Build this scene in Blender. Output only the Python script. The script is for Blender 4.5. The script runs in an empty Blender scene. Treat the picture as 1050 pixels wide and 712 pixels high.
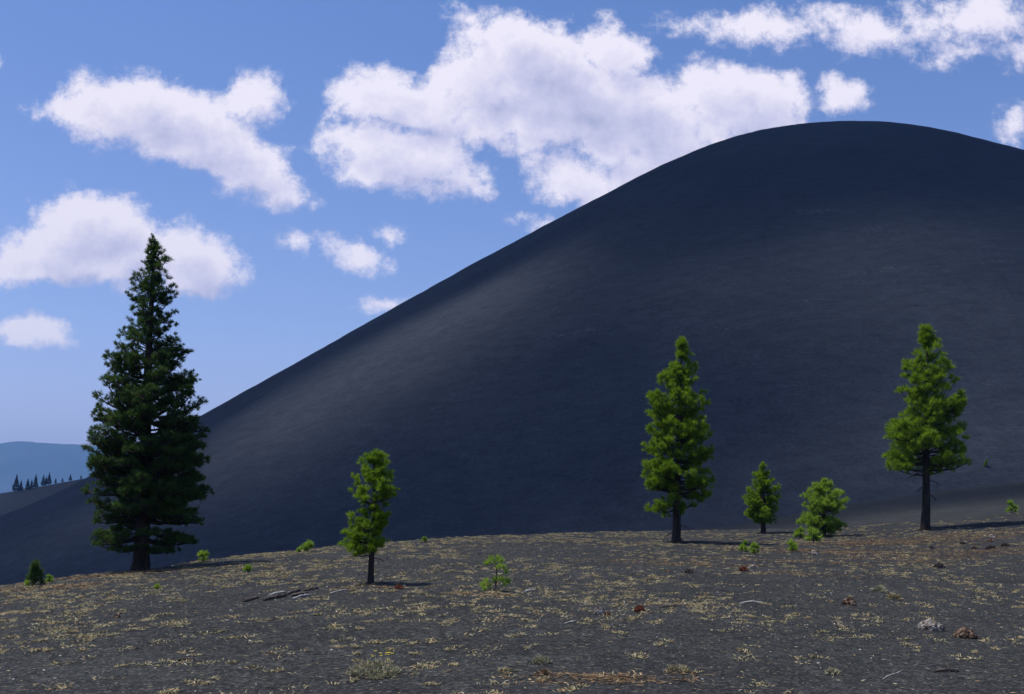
import bpy, math, random
import numpy as np
from mathutils import Vector

random.seed(7)
RNG = np.random.default_rng(11)
SC = bpy.context.scene
COL = SC.collection
R = math.radians

# ------------------------------------------------------------------ camera model
FPX, PITCH, EYE = 1000.0, math.atan(159 / 1000.0), 1.65      # photo is 1050 x 712
CP, SP = math.cos(PITCH), math.sin(PITCH)

def ray(px, py):
    """world direction (y = 1) through a photo pixel"""
    a, b = (px - 525.0) / FPX, (356.0 - py) / FPX
    y = CP - b * SP
    return a / y, (SP + b * CP) / y

def at(px, py, Y):
    tx, tz = ray(px, py)
    return np.array([tx * Y, Y, EYE + tz * Y])

cam = bpy.data.cameras.new('camera')
cam.sensor_width = 36.0
cam.lens = FPX / 1050.0 * 36.0
cam.clip_start, cam.clip_end = 0.1, 40000
co = bpy.data.objects.new('camera', cam)
COL.objects.link(co)
co.location = (0, 0, EYE)
co.rotation_euler = (R(90) + PITCH, 0, 0)
SC.camera = co

# ------------------------------------------------------------------ noise
def _hash(ix, iy, seed):
    n = (ix.astype(np.int64) * 374761393 + iy.astype(np.int64) * 668265263 + seed * 2147483647) & 0xFFFFFFFF
    n = ((n ^ (n >> 13)) * 1274126177) & 0xFFFFFFFF
    n = n ^ (n >> 16)
    return (n & 0xFFFF) / 65535.0

def vnoise(x, y, seed=0):
    x0, y0 = np.floor(x), np.floor(y)
    fx, fy = x - x0, y - y0
    fx, fy = fx * fx * (3 - 2 * fx), fy * fy * (3 - 2 * fy)
    a, b = _hash(x0, y0, seed), _hash(x0 + 1, y0, seed)
    c, d = _hash(x0, y0 + 1, seed), _hash(x0 + 1, y0 + 1, seed)
    return (a * (1 - fx) + b * fx) * (1 - fy) + (c * (1 - fx) + d * fx) * fy

def fbm(x, y, octs=4, seed=0):
    s, amp, tot = 0.0, 1.0, 0.0
    for i in range(octs):
        s = s + amp * vnoise(x * 2 ** i + 17.3 * i, y * 2 ** i - 9.1 * i, seed + i)
        tot += amp
        amp *= 0.5
    return s / tot

def sstep(a, b, x):
    t = np.clip((x - a) / (b - a), 0, 1)
    return t * t * (3 - 2 * t)

# ------------------------------------------------------------------ terrain functions
CREST = [(-120, 618, 22), (13, 600, 24), (80, 591, 25), (144, 584, 26), (240, 571, 29), (330, 561, 32), (430, 553, 36),
         (525, 548.5, 40), (600, 546, 44), (690, 544, 50), (760, 543.5, 53), (830, 542, 52), (900, 538, 50),
         (950, 534, 50), (1037, 526, 50), (1200, 514, 52)]
_cx = np.array([ray(p, r)[0] * Y for p, r, Y in CREST])
_cz = np.array([EYE + ray(p, r)[1] * Y for p, r, Y in CREST])
_cY = np.array([Y for _, _, Y in CREST], float)
_sx = np.linspace(-60, 80, 1401)
def _smooth(kx, kv, w=31):
    v = np.interp(_sx, kx, kv)
    k = np.hanning(w); k /= k.sum()
    return np.convolve(np.pad(v, w // 2, mode='edge'), k, mode='valid')
_G = _smooth(_cx, _cz - 0.0143 * _cY)
_Yc = _smooth(_cx, _cY)
_Zc = _smooth(_cx, _cz)
APR = [(250, 590), (430, 575), (600, 556), (690, 547), (760, 541.5), (810, 533), (870, 520), (960, 508), (1037, 498), (1150, 486), (1400, 470)]
_ax = np.array([ray(p, r)[0] * 150 for p, r in APR])
_az = np.array([EYE + ray(p, r)[1] * 150 for p, r in APR])
_ax = np.concatenate([[-300, -80], _ax]); _az = np.concatenate([[-24, -20], _az])

def ground_h(x, y, micro=True):
    x = np.asarray(x, float); y = np.asarray(y, float)
    yy = np.maximum(y, -40)
    g = np.interp(x, _sx, _G); Yc = np.interp(x, _sx, _Yc); zc = np.interp(x, _sx, _Zc)
    gfade = np.where(np.abs(x) > 60, np.exp(-(np.abs(x) - 60) / 60), 1.0)
    near = 0.0143 * yy + g * sstep(-6, 7, y) * gfade
    z150 = np.interp(x, _ax, _az)
    u = np.clip((y - Yc) / (150 - Yc), 0, 1)
    zc_here = 0.0143 * Yc + g * gfade
    beyond = zc_here + (z150 - zc_here) * (0.55 * u + 0.45 * u * u * (3 - 2 * u)) - 0.9 * np.sin(np.pi * u) ** 0.8
    far = z150 + (-22 - z150) * sstep(170, 420, y)
    ridge = 53.5 * np.exp(-((x + 330) / 214) ** 2 - ((y - 950) / 190) ** 2)
    roll = (fbm(x / 260, y / 260, 3, 5) - 0.5) * 14 * sstep(420, 900, np.hypot(x, y))
    far = far + ridge + roll
    z = np.where(y < Yc, near, np.where(y < 150, beyond, far))
    z = z + 0 * zc
    # far behind and to the sides the plateau falls to the plain
    d = np.maximum(np.abs(x) - 90, -y - 60)
    z = np.where(y < 150, z + (-22 - z) * sstep(0, 200, d), z)
    if micro:
        k = 1 - sstep(50, 140, np.hypot(x, y))
        z = z + k * ((fbm(x / 2.2, y / 2.2, 3, 21) - 0.5) * 0.10 + (fbm(x / 0.35, y / 0.35, 3, 33) - 0.5) * 0.035)
    return z

CX, CY = 163.96, 520.0
CKN = np.array([0, 25, 50, 75, 100, 130, 170, 220, 270, 320, 370, 420, 470, 520], float)
CZ = np.array([198.4, 197.4, 192.1, 182.6, 169.8, 152.1, 127.6, 96.5, 64.8, 32.6, 3.0, -18.4, -29.1, -29.5])
_cr = np.linspace(0, 520, 1041)
_cv = np.interp(_cr, CKN, CZ)
_k = np.hanning(61); _k /= _k.sum()
_cv = np.convolve(np.concatenate([_cv[60:0:-1][-30:], _cv, np.full(30, _cv[-1])]), _k, mode='valid')

def cone_h(x, y):
    dx, dy = x - CX, y - CY
    r = np.hypot(dx, dy)
    th = np.arctan2(dx, -dy)
    z = np.interp(r, _cr, _cv)
    k = sstep(20, 150, r) * (1 - sstep(430, 500, r))
    z = z + k * ((fbm(th * 3.2 + 9, r / 150, 3, 71) - 0.5) * 5.0 + (fbm(th * 26 + 5, r / 90, 3, 72) - 0.5) * 1.1)
    z = z + k * (fbm(x / 7, y / 7, 3, 73) - 0.5) * 0.7
    return z

def hit(px, py, cone=False):
    tx, tz = ray(px, py)
    Y = np.arange(5, 90, 0.01) if not cone else np.arange(110, 700, 0.25)
    f = cone_h if cone else ground_h
    h = f(tx * Y, Y)
    below = np.nonzero(EYE + tz * Y <= h)[0]
    i = below[0] if len(below) else int(np.argmin(EYE + tz * Y - h))
    return np.array([tx * Y[i], Y[i], h[i]])

# ------------------------------------------------------------------ materials
def new_mat(name):
    m = bpy.data.materials.new(name); m.use_nodes = True
    nt = m.node_tree; nt.nodes.clear()
    out = nt.nodes.new('ShaderNodeOutputMaterial')
    return m, nt, out

def ramp(nt, fac, stops):
    n = nt.nodes.new('ShaderNodeValToRGB')
    e = n.color_ramp.elements
    while len(e) < len(stops): e.new(0.5)
    for el, (p, c) in zip(e, stops):
        el.position = p; el.color = (*c, 1)
    nt.links.new(fac, n.inputs[0])
    return n.outputs[0]

def noise(nt, vec, scale, detail=4, rough=0.55, dim='3D'):
    n = nt.nodes.new('ShaderNodeTexNoise'); n.noise_dimensions = dim
    n.inputs['Scale'].default_value = scale; n.inputs['Detail'].default_value = detail
    n.inputs['Roughness'].default_value = rough
    if vec is not None: nt.links.new(vec, n.inputs['Vector'])
    return n

def mixc(nt, fac, a, b, mode='MIX'):
    n = nt.nodes.new('ShaderNodeMix'); n.data_type = 'RGBA'; n.blend_type = mode
    for s, v in ((n.inputs[0], fac), (n.inputs[6], a), (n.inputs[7], b)):
        if isinstance(v, (int, float)): s.default_value = v
        elif isinstance(v, tuple): s.default_value = (*v, 1)
        else: nt.links.new(v, s)
    return n.outputs[2]

def math_n(nt, op, a, b=None, c=None, clamp=False):
    n = nt.nodes.new('ShaderNodeMath'); n.operation = op; n.use_clamp = clamp
    for i, v in enumerate((a, b, c)):
        if v is None: continue
        if isinstance(v, (int, float)): n.inputs[i].default_value = v
        else: nt.links.new(v, n.inputs[i])
    return n.outputs[0]

def principled(nt, out, color, rough=0.9, bump=None, bdist=0.02, bstr=1.0, spec=0.2):
    p = nt.nodes.new('ShaderNodeBsdfPrincipled')
    if isinstance(color, tuple): p.inputs['Base Color'].default_value = (*color, 1)
    else: nt.links.new(color, p.inputs['Base Color'])
    p.inputs['Roughness'].default_value = rough
    p.inputs['Specular IOR Level'].default_value = spec
    if bump is not None:
        b = nt.nodes.new('ShaderNodeBump')
        b.inputs['Distance'].default_value = bdist; b.inputs['Strength'].default_value = bstr
        nt.links.new(bump, b.inputs['Height']); nt.links.new(b.outputs[0], p.inputs['Normal'])
    nt.links.new(p.outputs[0], out.inputs[0])
    return p

def mat_cinder():
    m, nt, out = new_mat('cinder gravel')
    pos = nt.nodes.new('ShaderNodeNewGeometry').outputs['Position']
    big = noise(nt, pos, 0.35, 5).outputs[0]
    mid = noise(nt, pos, 5.0, 6, 0.65).outputs[0]
    v = nt.nodes.new('ShaderNodeTexVoronoi'); v.inputs['Scale'].default_value = 42
    nt.links.new(pos, v.inputs['Vector'])
    v2 = nt.nodes.new('ShaderNodeTexVoronoi'); v2.inputs['Scale'].default_value = 16
    nt.links.new(pos, v2.inputs['Vector'])
    sep = nt.nodes.new('ShaderNodeSeparateColor'); nt.links.new(v.outputs['Color'], sep.inputs[0])
    sep2 = nt.nodes.new('ShaderNodeSeparateColor'); nt.links.new(v2.outputs['Color'], sep2.inputs[0])
    c1 = ramp(nt, sep.outputs[0], [(0.0, (0.010, 0.0100, 0.0098)), (0.55, (0.029, 0.0288, 0.0275)), (0.9, (0.056, 0.056, 0.053)), (1.0, (0.17, 0.16, 0.14))])
    c2 = ramp(nt, sep2.outputs[1], [(0.0, (0.016, 0.0162, 0.0155)), (0.7, (0.036, 0.0360, 0.0345)), (1.0, (0.078, 0.074, 0.068))])
    c = mixc(nt, 0.45, c1, c2)
    g = ramp(nt, mid, [(0.3, (0.72, 0.72, 0.74)), (0.7, (1.25, 1.25, 1.24))])
    c = mixc(nt, 1.0, c, g, 'MULTIPLY')
    g2 = ramp(nt, big, [(0.3, (0.72, 0.73, 0.74)), (0.7, (1.10, 1.11, 1.10))])
    c = mixc(nt, 1.0, c, g2, 'MULTIPLY')
    hgt = math_n(nt, 'ADD', math_n(nt, 'MULTIPLY', sep.outputs[1], 0.5), math_n(nt, 'ADD', sep2.outputs[2], mid))
    principled(nt, out, c, 0.95, hgt, 0.02, 0.9, 0.1)
    return m

def mat_cone():
    m, nt, out = new_mat('cone cinder')
    tc = nt.nodes.new('ShaderNodeNewGeometry').outputs['Position']
    mp = nt.nodes.new('ShaderNodeMapping')
    nt.links.new(tc, mp.inputs[0])
    mp.inputs['Scale'].default_value = (0.6, 0.6, 1.35)          # level terraces and creep ripples
    mp.inputs['Rotation'].default_value = (0, R(12), 0)
    rip = noise(nt, mp.outputs[0], 0.32, 6, 0.6).outputs[0]
    fine = noise(nt, tc, 1.1, 6, 0.7).outputs[0]
    big = noise(nt, tc, 0.012, 4, 0.5).outputs[0]
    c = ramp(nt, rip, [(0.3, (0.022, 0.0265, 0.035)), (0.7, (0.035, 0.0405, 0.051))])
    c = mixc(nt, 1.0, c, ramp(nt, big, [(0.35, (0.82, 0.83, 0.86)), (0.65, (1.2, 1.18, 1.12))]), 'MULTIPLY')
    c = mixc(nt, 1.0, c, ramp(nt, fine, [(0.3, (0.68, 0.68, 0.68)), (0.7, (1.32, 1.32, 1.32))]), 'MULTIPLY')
    # pale scree traces lying along the slope
    mp2 = nt.nodes.new('ShaderNodeMapping'); nt.links.new(tc, mp2.inputs[0])
    mp2.inputs['Scale'].default_value = (0.03, 0.03, 0.16); mp2.inputs['Rotation'].default_value = (0, R(-9), 0)
    tr = noise(nt, mp2.outputs[0], 1.0, 3, 0.5).outputs[0]
    spk = noise(nt, tc, 0.6, 3, 0.6).outputs[0]
    msk = math_n(nt, 'MULTIPLY', ramp(nt, tr, [(0.66, (0, 0, 0)), (0.74, (1, 1, 1))]), ramp(nt, spk, [(0.52, (0, 0, 0)), (0.68, (1, 1, 1))]))
    c = mixc(nt, math_n(nt, 'MULTIPLY', msk, 0.6), c, (0.12, 0.12, 0.12))
    hgt = math_n(nt, 'ADD', math_n(nt, 'MULTIPLY', rip, 1.2), math_n(nt, 'MULTIPLY', fine, 0.5))
    principled(nt, out, c, 0.95, hgt, 0.8, 0.5, 0.1)
    return m

def mat_mountain():
    m, nt, out = new_mat('forested mountain')
    pos = nt.nodes.new('ShaderNodeNewGeometry').outputs['Position']
    n = noise(nt, pos, 0.004, 6, 0.6).outputs[0]
    principled(nt, out, ramp(nt, n, [(0.35, (0.025, 0.04, 0.03)), (0.6, (0.04, 0.055, 0.04)), (0.75, (0.07, 0.07, 0.06))]), 0.95, n, 40, 0.6)
    return m

def mat_needles(name, stops, trans=0.35):
    m, nt, out = new_mat(name)
    geo = nt.nodes.new('ShaderNodeNewGeometry')
    col = ramp(nt, geo.outputs['Random Per Island'], stops)
    big = noise(nt, geo.outputs['Position'], 1.7, 3).outputs[0]
    col = mixc(nt, 1.0, col, ramp(nt, big, [(0.3, (0.75, 0.8, 0.8)), (0.7, (1.25, 1.15, 1.1))]), 'MULTIPLY')
    d = nt.nodes.new('ShaderNodeBsdfPrincipled'); nt.links.new(col, d.inputs['Base Color'])
    d.inputs['Roughness'].default_value = 0.55; d.inputs['Specular IOR Level'].default_value = 0.25
    t = nt.nodes.new('ShaderNodeBsdfTranslucent'); nt.links.new(col, t.inputs[0])
    mx = nt.nodes.new('ShaderNodeMixShader'); mx.inputs[0].default_value = trans
    nt.links.new(d.outputs[0], mx.inputs[1]); nt.links.new(t.outputs[0], mx.inputs[2])
    nt.links.new(mx.outputs[0], out.inputs[0])
    return m

def mat_bark(name, a, b, scale=9.0):
    m, nt, out = new_mat(name)
    tc = nt.nodes.new('ShaderNodeNewGeometry').outputs['Position']
    mp = nt.nodes.new('ShaderNodeMapping'); mp.inputs['Scale'].default_value = (1, 1, 0.22); nt.links.new(tc, mp.inputs[0])
    n = noise(nt, mp.outputs[0], scale, 5, 0.65).outputs[0]
    principled(nt, out, ramp(nt, n, [(0.35, a), (0.65, b)]), 0.9, n, 0.05, 1.0)
    return m

def mat_straw(name, stops):
    m, nt, out = new_mat(name)
    geo = nt.nodes.new('ShaderNodeNewGeometry')
    col = ramp(nt, geo.outputs['Random Per Island'], stops)
    principled(nt, out, col, 0.7, spec=0.2)
    return m

def mat_rock(name, a, b, c, scale=14.0):
    m, nt, out = new_mat(name)
    pos = nt.nodes.new('ShaderNodeTexCoord').outputs['Object']
    n = noise(nt, pos, scale, 5, 0.65).outputs[0]
    principled(nt, out, ramp(nt, n, [(0.36, a), (0.5, b), (0.64, c)]), 0.95, n, 0.03, 1.0, 0.1)
    return m

def mat_wood(name, a, b):
    m, nt, out = new_mat(name)
    pos = nt.nodes.new('ShaderNodeTexCoord').outputs['Object']
    mp = nt.nodes.new('ShaderNodeMapping'); mp.inputs['Scale'].default_value = (0.15, 1, 1); nt.links.new(pos, mp.inputs[0])
    n = noise(nt, mp.outputs[0], 40, 5, 0.65).outputs[0]
    principled(nt, out, ramp(nt, n, [(0.38, a), (0.62, b)]), 0.85, n, 0.01, 1.0)
    return m

M = dict(
    cinder=mat_cinder(), cone=mat_cone(), mountain=mat_mountain(),
    dark=mat_needles('dark old needles', [(0, (0.030, 0.066, 0.016)), (0.6, (0.052, 0.108, 0.022)), (0.93, (0.09, 0.16, 0.022)), (1, (0.18, 0.14, 0.025))], 0.4),
    mid=mat_needles('green pine needles', [(0, (0.085, 0.165, 0.010)), (0.5, (0.165, 0.285, 0.013)), (1, (0.30, 0.42, 0.02))], 0.5),
    bright=mat_needles('bright young needles', [(0, (0.09, 0.18, 0.012)), (0.5, (0.18, 0.31, 0.014)), (1, (0.30, 0.42, 0.025))], 0.5),
    fresh=mat_needles('fresh soft needles', [(0, (0.13, 0.24, 0.025)), (0.5, (0.24, 0.38, 0.038)), (1, (0.36, 0.48, 0.06))], 0.5),
    far=mat_needles('far conifer needles', [(0, (0.015, 0.03, 0.02)), (1, (0.035, 0.055, 0.03))], 0.1),
    bark=mat_bark('dark pine bark', (0.013, 0.010, 0.009), (0.052, 0.037, 0.030)),
    deadwood=mat_bark('grey dead twigs', (0.04, 0.036, 0.034), (0.09, 0.085, 0.08), 20),
    straw=mat_straw('dry bunch grass', [(0, (0.13, 0.12, 0.06)), (0.35, (0.26, 0.225, 0.115)), (0.7, (0.43, 0.36, 0.195)), (0.88, (0.40, 0.24, 0.09)), (1, (0.68, 0.62, 0.46))]),
    litter=mat_straw('fallen pine needles', [(0, (0.08, 0.045, 0.028)), (0.5, (0.19, 0.11, 0.055)), (0.85, (0.32, 0.21, 0.10)), (1, (0.45, 0.38, 0.22))]),
    sage=mat_straw('grey green herb leaves', [(0, (0.20, 0.20, 0.11)), (0.4, (0.30, 0.31, 0.19)), (0.75, (0.42, 0.36, 0.22)), (1, (0.50, 0.34, 0.20))]),
    flower=mat_straw('yellow petals', [(0, (0.65, 0.5, 0.02)), (1, (0.8, 0.68, 0.05))]),
    pebble=mat_straw('loose cinder pebbles', [(0, (0.03, 0.031, 0.032)), (0.6, (0.055, 0.056, 0.056)), (0.8, (0.10, 0.09, 0.075)), (0.93, (0.20, 0.14, 0.08)), (1, (0.5, 0.48, 0.44))]),
    pale=mat_rock('pale pumice', (0.05, 0.035, 0.025), (0.24, 0.20, 0.16), (0.52, 0.47, 0.41)),
    rust=mat_rock('rusty scoria', (0.035, 0.02, 0.014), (0.12, 0.068, 0.042), (0.34, 0.25, 0.17)),
    red=mat_rock('red scoria', (0.035, 0.012, 0.008), (0.13, 0.036, 0.018), (0.24, 0.09, 0.045)),
    drock=mat_rock('dark scoria', (0.012, 0.010, 0.010), (0.04, 0.03, 0.028), (0.11, 0.09, 0.08)),
    oldwood=mat_wood('rotten dark wood', (0.03, 0.022, 0.018), (0.17, 0.13, 0.10)),
    palewood=mat_wood('bleached wood', (0.22, 0.19, 0.16), (0.58, 0.54, 0.48)),
)

# ------------------------------------------------------------------ mesh helpers
def mesh_np(name, v, faces, mat, parent=None, smooth=False, loc=None):
    """faces: (n,3) or (n,4) array, or list of such arrays"""
    me = bpy.data.meshes.new(name)
    v = np.asarray(v, np.float32).reshape(-1, 3)
    fl = faces if isinstance(faces, list) else [faces]
    fl = [np.asarray(f, np.int32) for f in fl if len(f)]
    loops = np.concatenate([f.ravel() for f in fl])
    tot = np.concatenate([np.full(len(f), f.shape[1], np.int32) for f in fl])
    start = np.concatenate([[0], np.cumsum(tot)[:-1]]).astype(np.int32)
    me.vertices.add(len(v)); me.vertices.foreach_set('co', v.ravel())
    me.loops.add(len(loops)); me.loops.foreach_set('vertex_index', loops)
    me.polygons.add(len(tot)); me.polygons.foreach_set('loop_start', start)
    me.polygons.foreach_set('loop_total', tot)
    me.polygons.foreach_set('use_smooth', np.full(len(tot), smooth))
    me.update(calc_edges=True); me.validate()
    me.materials.append(mat)
    o = bpy.data.objects.new(name, me)
    COL.objects.link(o)
    if parent is not None: o.parent = parent
    if loc is not None: o.location = tuple(float(q) for q in loc)
    return o

def thing(name, loc, label, cat, group=None):
    o = bpy.data.objects.new(name, None)
    o.empty_display_size = 0.3
    COL.objects.link(o)
    o.location = tuple(float(q) for q in loc)
    return tag(o, label, cat, group)

def tag(o, label, cat, group=None):
    o['label'] = label; o['category'] = cat
    if group: o['group'] = group
    return o

def structure(o): o['kind'] = 'structure'; return o
def stuff(o, label=None, cat=None):
    o['kind'] = 'stuff'
    if label: o['label'] = label; o['category'] = cat
    return o

class Tubes:
    """collects tapered tubes (for ONE part's mesh)"""
    def __init__(s): s.v, s.f, s.n = [], [], 0
    def add(s, pts, rad, sides=6, rough=0.0):
        pts = np.asarray(pts, float); n = len(pts)
        tan = np.gradient(pts, axis=0); tan /= np.linalg.norm(tan, axis=1)[:, None] + 1e-9
        up = np.array([0.13, 0.31, 1.0]) if abs(tan[0, 2]) < 0.9 else np.array([1.0, 0.2, 0.1])
        a = np.cross(tan, up); a /= np.linalg.norm(a, axis=1)[:, None] + 1e-9
        b = np.cross(tan, a)
        ang = np.linspace(0, 2 * np.pi, sides, endpoint=False)
        rr = np.asarray(rad, float)[:, None] * (1 + rough * (RNG.random((n, sides)) - 0.5))
        ring = pts[:, None] + rr[..., None] * (np.cos(ang)[None, :, None] * a[:, None] + np.sin(ang)[None, :, None] * b[:, None])
        s.v.append(ring.reshape(-1, 3))
        i = np.arange(n - 1)[:, None] * sides; j = np.arange(sides)[None]; k = (j + 1) % sides
        q = np.stack([i + j, i + k, i + sides + k, i + sides + j], -1).reshape(-1, 4) + s.n
        s.f.append(q); s.n += n * sides
        # end caps as small fans
        for base, idx in ((0, 0), ((n - 1) * sides, n - 1)):
            s.v.append(pts[idx][None]); c = s.n; s.n += 1
            first = c - base - sides if idx else c
            o0 = (c - n * sides) + base if not idx else (c - n * sides - 1) + base
            tri = np.stack([np.full(sides, c), o0 + j[0], o0 + k[0]], -1)
            s.f.append(np.concatenate([tri, tri[:, -1:]], 1)[:, :3])
    def build(s, name, mat, parent=None, smooth=True):
        qs = [f for f in s.f]
        return mesh_np(name, np.concatenate(s.v), qs, mat, parent, smooth)

def unit(n):
    v = RNG.normal(size=(n, 3))
    return v / np.linalg.norm(v, axis=1)[:, None]

def needles(C, D, L, W, per, spread=0.85):
    """needle tufts: C centres, D tuft directions, L lengths, W widths -> verts, tris"""
    n = len(C)
    C = np.repeat(C, per, 0); D = np.repeat(D, per, 0)
    L = np.repeat(np.broadcast_to(L, (n,)), per); W = np.repeat(np.broadcast_to(W, (n,)), per)
    d = D + unit(n * per) * spread
    d /= np.linalg.norm(d, axis=1)[:, None]
    base = C - D * (RNG.random(n * per) * 0.55 * L)[:, None]
    ln = L * (0.7 + 0.45 * RNG.random(n * per))
    tip = base + d * ln[:, None]
    w = np.cross(d, unit(n * per)); w /= np.linalg.norm(w, axis=1)[:, None] + 1e-9
    w *= (W * 0.5)[:, None]
    mid = base + d * (ln * 0.35)[:, None]
    v = np.stack([base - w * 0.4, mid + w, tip, mid - w], 1).reshape(-1, 3)
    f = np.arange(n * per * 4).reshape(-1, 4)
    return v, f

# ------------------------------------------------------------------ pines
def make_pine(spec):
    bx, by = spec['base']; tx, ty = spec['top']
    P0 = hit(bx, by); Y = P0[1]
    mpp = Y / FPX                                    # metres per photo pixel there (approx.)
    top = at(tx, ty, Y)
    H = top[2] - P0[2]
    root = thing('pine_tree', P0, spec['label'], 'pine tree', 'pine trees standing on the cinder slope')
    env = spec['env']
    ez = np.array([at(525, e[0], Y)[2] - P0[2] for e in env])[::-1]
    axis = lambda z: (top[0] - P0[0]) * (z / H) + spec.get('bow', 0.0) * mpp * np.sin(np.pi * np.clip(z / H, 0, 1))
    el = np.array([at(e[1], e[0], Y)[0] - P0[0] for e in env])[::-1]
    er = np.array([at(e[2], e[0], Y)[0] - P0[0] for e in env])[::-1]
    el = np.maximum(axis(ez) - el, 0.02); er = np.maximum(er - axis(ez), 0.02)
    tl, tw = spec['tuft'] * mpp, spec['nw'] * mpp
    nb = spec['branches']
    # trunk
    tb = Tubes()
    r0, r1 = spec['trunk'][0] * mpp / 2, spec['trunk'][1] * mpp / 2
    zz = np.concatenate([[-0.06 * r0 / 0.2, 0.0, 0.012, 0.03, 0.06], np.linspace(0.1, 1.0, 22)]) * 1.0
    zz[0] = -0.02
    zz = zz * H * 0.985
    prof = r0 * (1 - zz / H) ** 0.85 * 0.88 + 0.006 + r0 * 0.22 * np.exp(-np.maximum(zz, 0) / (0.02 * H + 0.04))
    wob = spec.get('wob', 0.4) * mpp
    pts = np.stack([axis(zz) + wob * np.sin(zz / H * 9 + bx), wob * np.cos(zz / H * 7 + bx), zz], 1)
    tb.add(pts, np.minimum(prof, r0 * 1.3), 12, 0.16)
    # limbs reach the outline given by env
    wz = (np.interp(np.linspace(ez[0], ez[-1], 400), ez, el) + np.interp(np.linspace(ez[0], ez[-1], 400), ez, er))
    zg = np.linspace(ez[0], ez[-1], 400)
    p = (wz ** spec.get('flat', 0.7) * (wz > 0.30 * wz.max() * (spec.get('flat', 1) < 0.5)) + 0.10 * (spec.get('flat', 1) > 0.5) * wz.max()) * np.where(zg < spec.get('sparse', 0) * H, 0.62, 1.0); p /= p.sum()
    zt = RNG.choice(zg, nb, p=p) + RNG.normal(size=nb) * 0.004 * H
    zt = np.clip(zt, ez[0], ez[-1])
    az = RNG.random(nb) * 2 * np.pi
    side = RNG.random(nb) < spec.get('side', 0.28)
    az = np.where(side, np.pi * (RNG.random(nb) < 0.5) + RNG.normal(size=nb) * 0.4, az)
    C, D = [], []
    for i in range(nb):
        c, s = math.cos(az[i]), math.sin(az[i])
        rl, rr = np.interp(zt[i], ez, el), np.interp(zt[i], ez, er)
        w = 0.5 + 0.5 * c
        r = (rl * (1 - w) + rr * w) * (0.84 + 0.2 * RNG.random())
        if RNG.random() < 0.22: r *= 0.45 + 0.4 * RNG.random()
        rb = max(r - 0.42 * tl, 0.12 * tl)
        fz = zt[i] / H
        e = math.tan(R(min(-5 + 70 * max(fz - 0.12, 0) + RNG.normal() * 10, 62)))
        zs = min(max(zt[i] - rb * e, ez[0] * 0.97), H * 0.97)
        p0 = np.array([axis(zs), 0, zs]); p3 = np.array([axis(zt[i]) + c * rb, s * rb, zt[i]])
        sag = -0.10 * rb
        path = [p0 + (p3 - p0) * q + np.array([0, 0, sag * math.sin(math.pi * q)]) for q in (0, 0.35, 0.7, 1.0)]
        lr = max(0.03 * rb, 0.006)
        tb.add(path, [lr, lr * 0.75, lr * 0.5, lr * 0.25], 4)
        bd = (p3 - p0) / (np.linalg.norm(p3 - p0) + 1e-6)
        lat = np.array([-s, c, 0])
        nt_ = max(2, int(spec['tw'] * rb / tl + 1))
        for q in np.linspace(spec.get('inner', 0.35), 1.0, nt_):
            pp = p0 + (p3 - p0) * q + np.array([0, 0, sag * math.sin(math.pi * q)])
            k = 1 if q > 0.97 else 2
            for sgn in ((1, -1) if k == 2 else (0,)):
                tlg = (0.35 + 0.55 * RNG.random()) * min(0.32 * rb + 0.3 * tl, 2.2 * tl) * (1.15 - 0.5 * q)
                dd = bd * (0.5 + 0.4 * RNG.random()) + lat * sgn * (0.5 + 0.5 * RNG.random()) + np.array([0, 0, 0.35 + 0.6 * RNG.random()])
                dd /= np.linalg.norm(dd)
                tip = pp + dd * (tlg if sgn else 0.2 * tl)
                C.append(tip); D.append(dd)
                if sgn: tb.add([pp, tip], [lr * 0.35, lr * 0.15], 3)
    # leader
    for q in np.linspace(0.93, 0.985, 3):
        z = H * q
        C.append(np.array([axis(z), 0, z])); D.append(np.array([0, 0, 1.0]))
    C, D = np.array(C), np.array(D)
    tb.build('trunk', M['bark'], root)
    sc = np.clip(0.75 + 0.5 * RNG.random(len(C)), 0, 2) * tl * 0.62
    m = spec.get('puff', 4)                                   # every twig end carries a loose ball of small tufts
    Cm, Dm, Sm = np.repeat(C, m, 0), np.repeat(D, m, 0), np.repeat(sc, m)
    off = unit(len(Cm)) * (RNG.random(len(Cm)) ** 0.5 * 0.44)[:, None]
    off[:, 2] *= 0.75
    Dm = Dm + off * 1.6; Dm /= np.linalg.norm(Dm, axis=1)[:, None]
    v, f = needles(Cm + off * tl, Dm, Sm * 0.74, tw, spec['per'] // m + 4, spec.get('spread', 0.9))
    mesh_np('crown', v, f, M[spec['mat']], root)
    for (z_py, dx, dz, dy) in spec.get('dead', []):
        z = at(525, z_py, Y)[2] - P0[2]
        t = Tubes()
        p0 = np.array([axis(z), 0, z]); p3 = p0 + np.array([dx, dy, dz]) * mpp
        m1 = p0 + (p3 - p0) * 0.5 + np.array([0, 0, 0.06 * dx * mpp * (1 if dx > 0 else -1)])
        t.add([p0, m1, p3], [0.7 * mpp, 0.5 * mpp, 0.25 * mpp], 5)
        for q in (0.45, 0.65, 0.85):
            a = p0 + (p3 - p0) * q
            t.add([a, a + np.array([dx * 0.2, RNG.normal() * 5, (RNG.random() - 0.75) * 9]) * mpp], [0.35 * mpp, 0.2 * mpp], 3)
        t.build('dead_branch', M['deadwood'], root)
    return root

def zoomenv(rows, k, ox, oy):
    return [(oy + r[0] / k, ox + r[1] / k, ox + r[2] / k) for r in rows]

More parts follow.
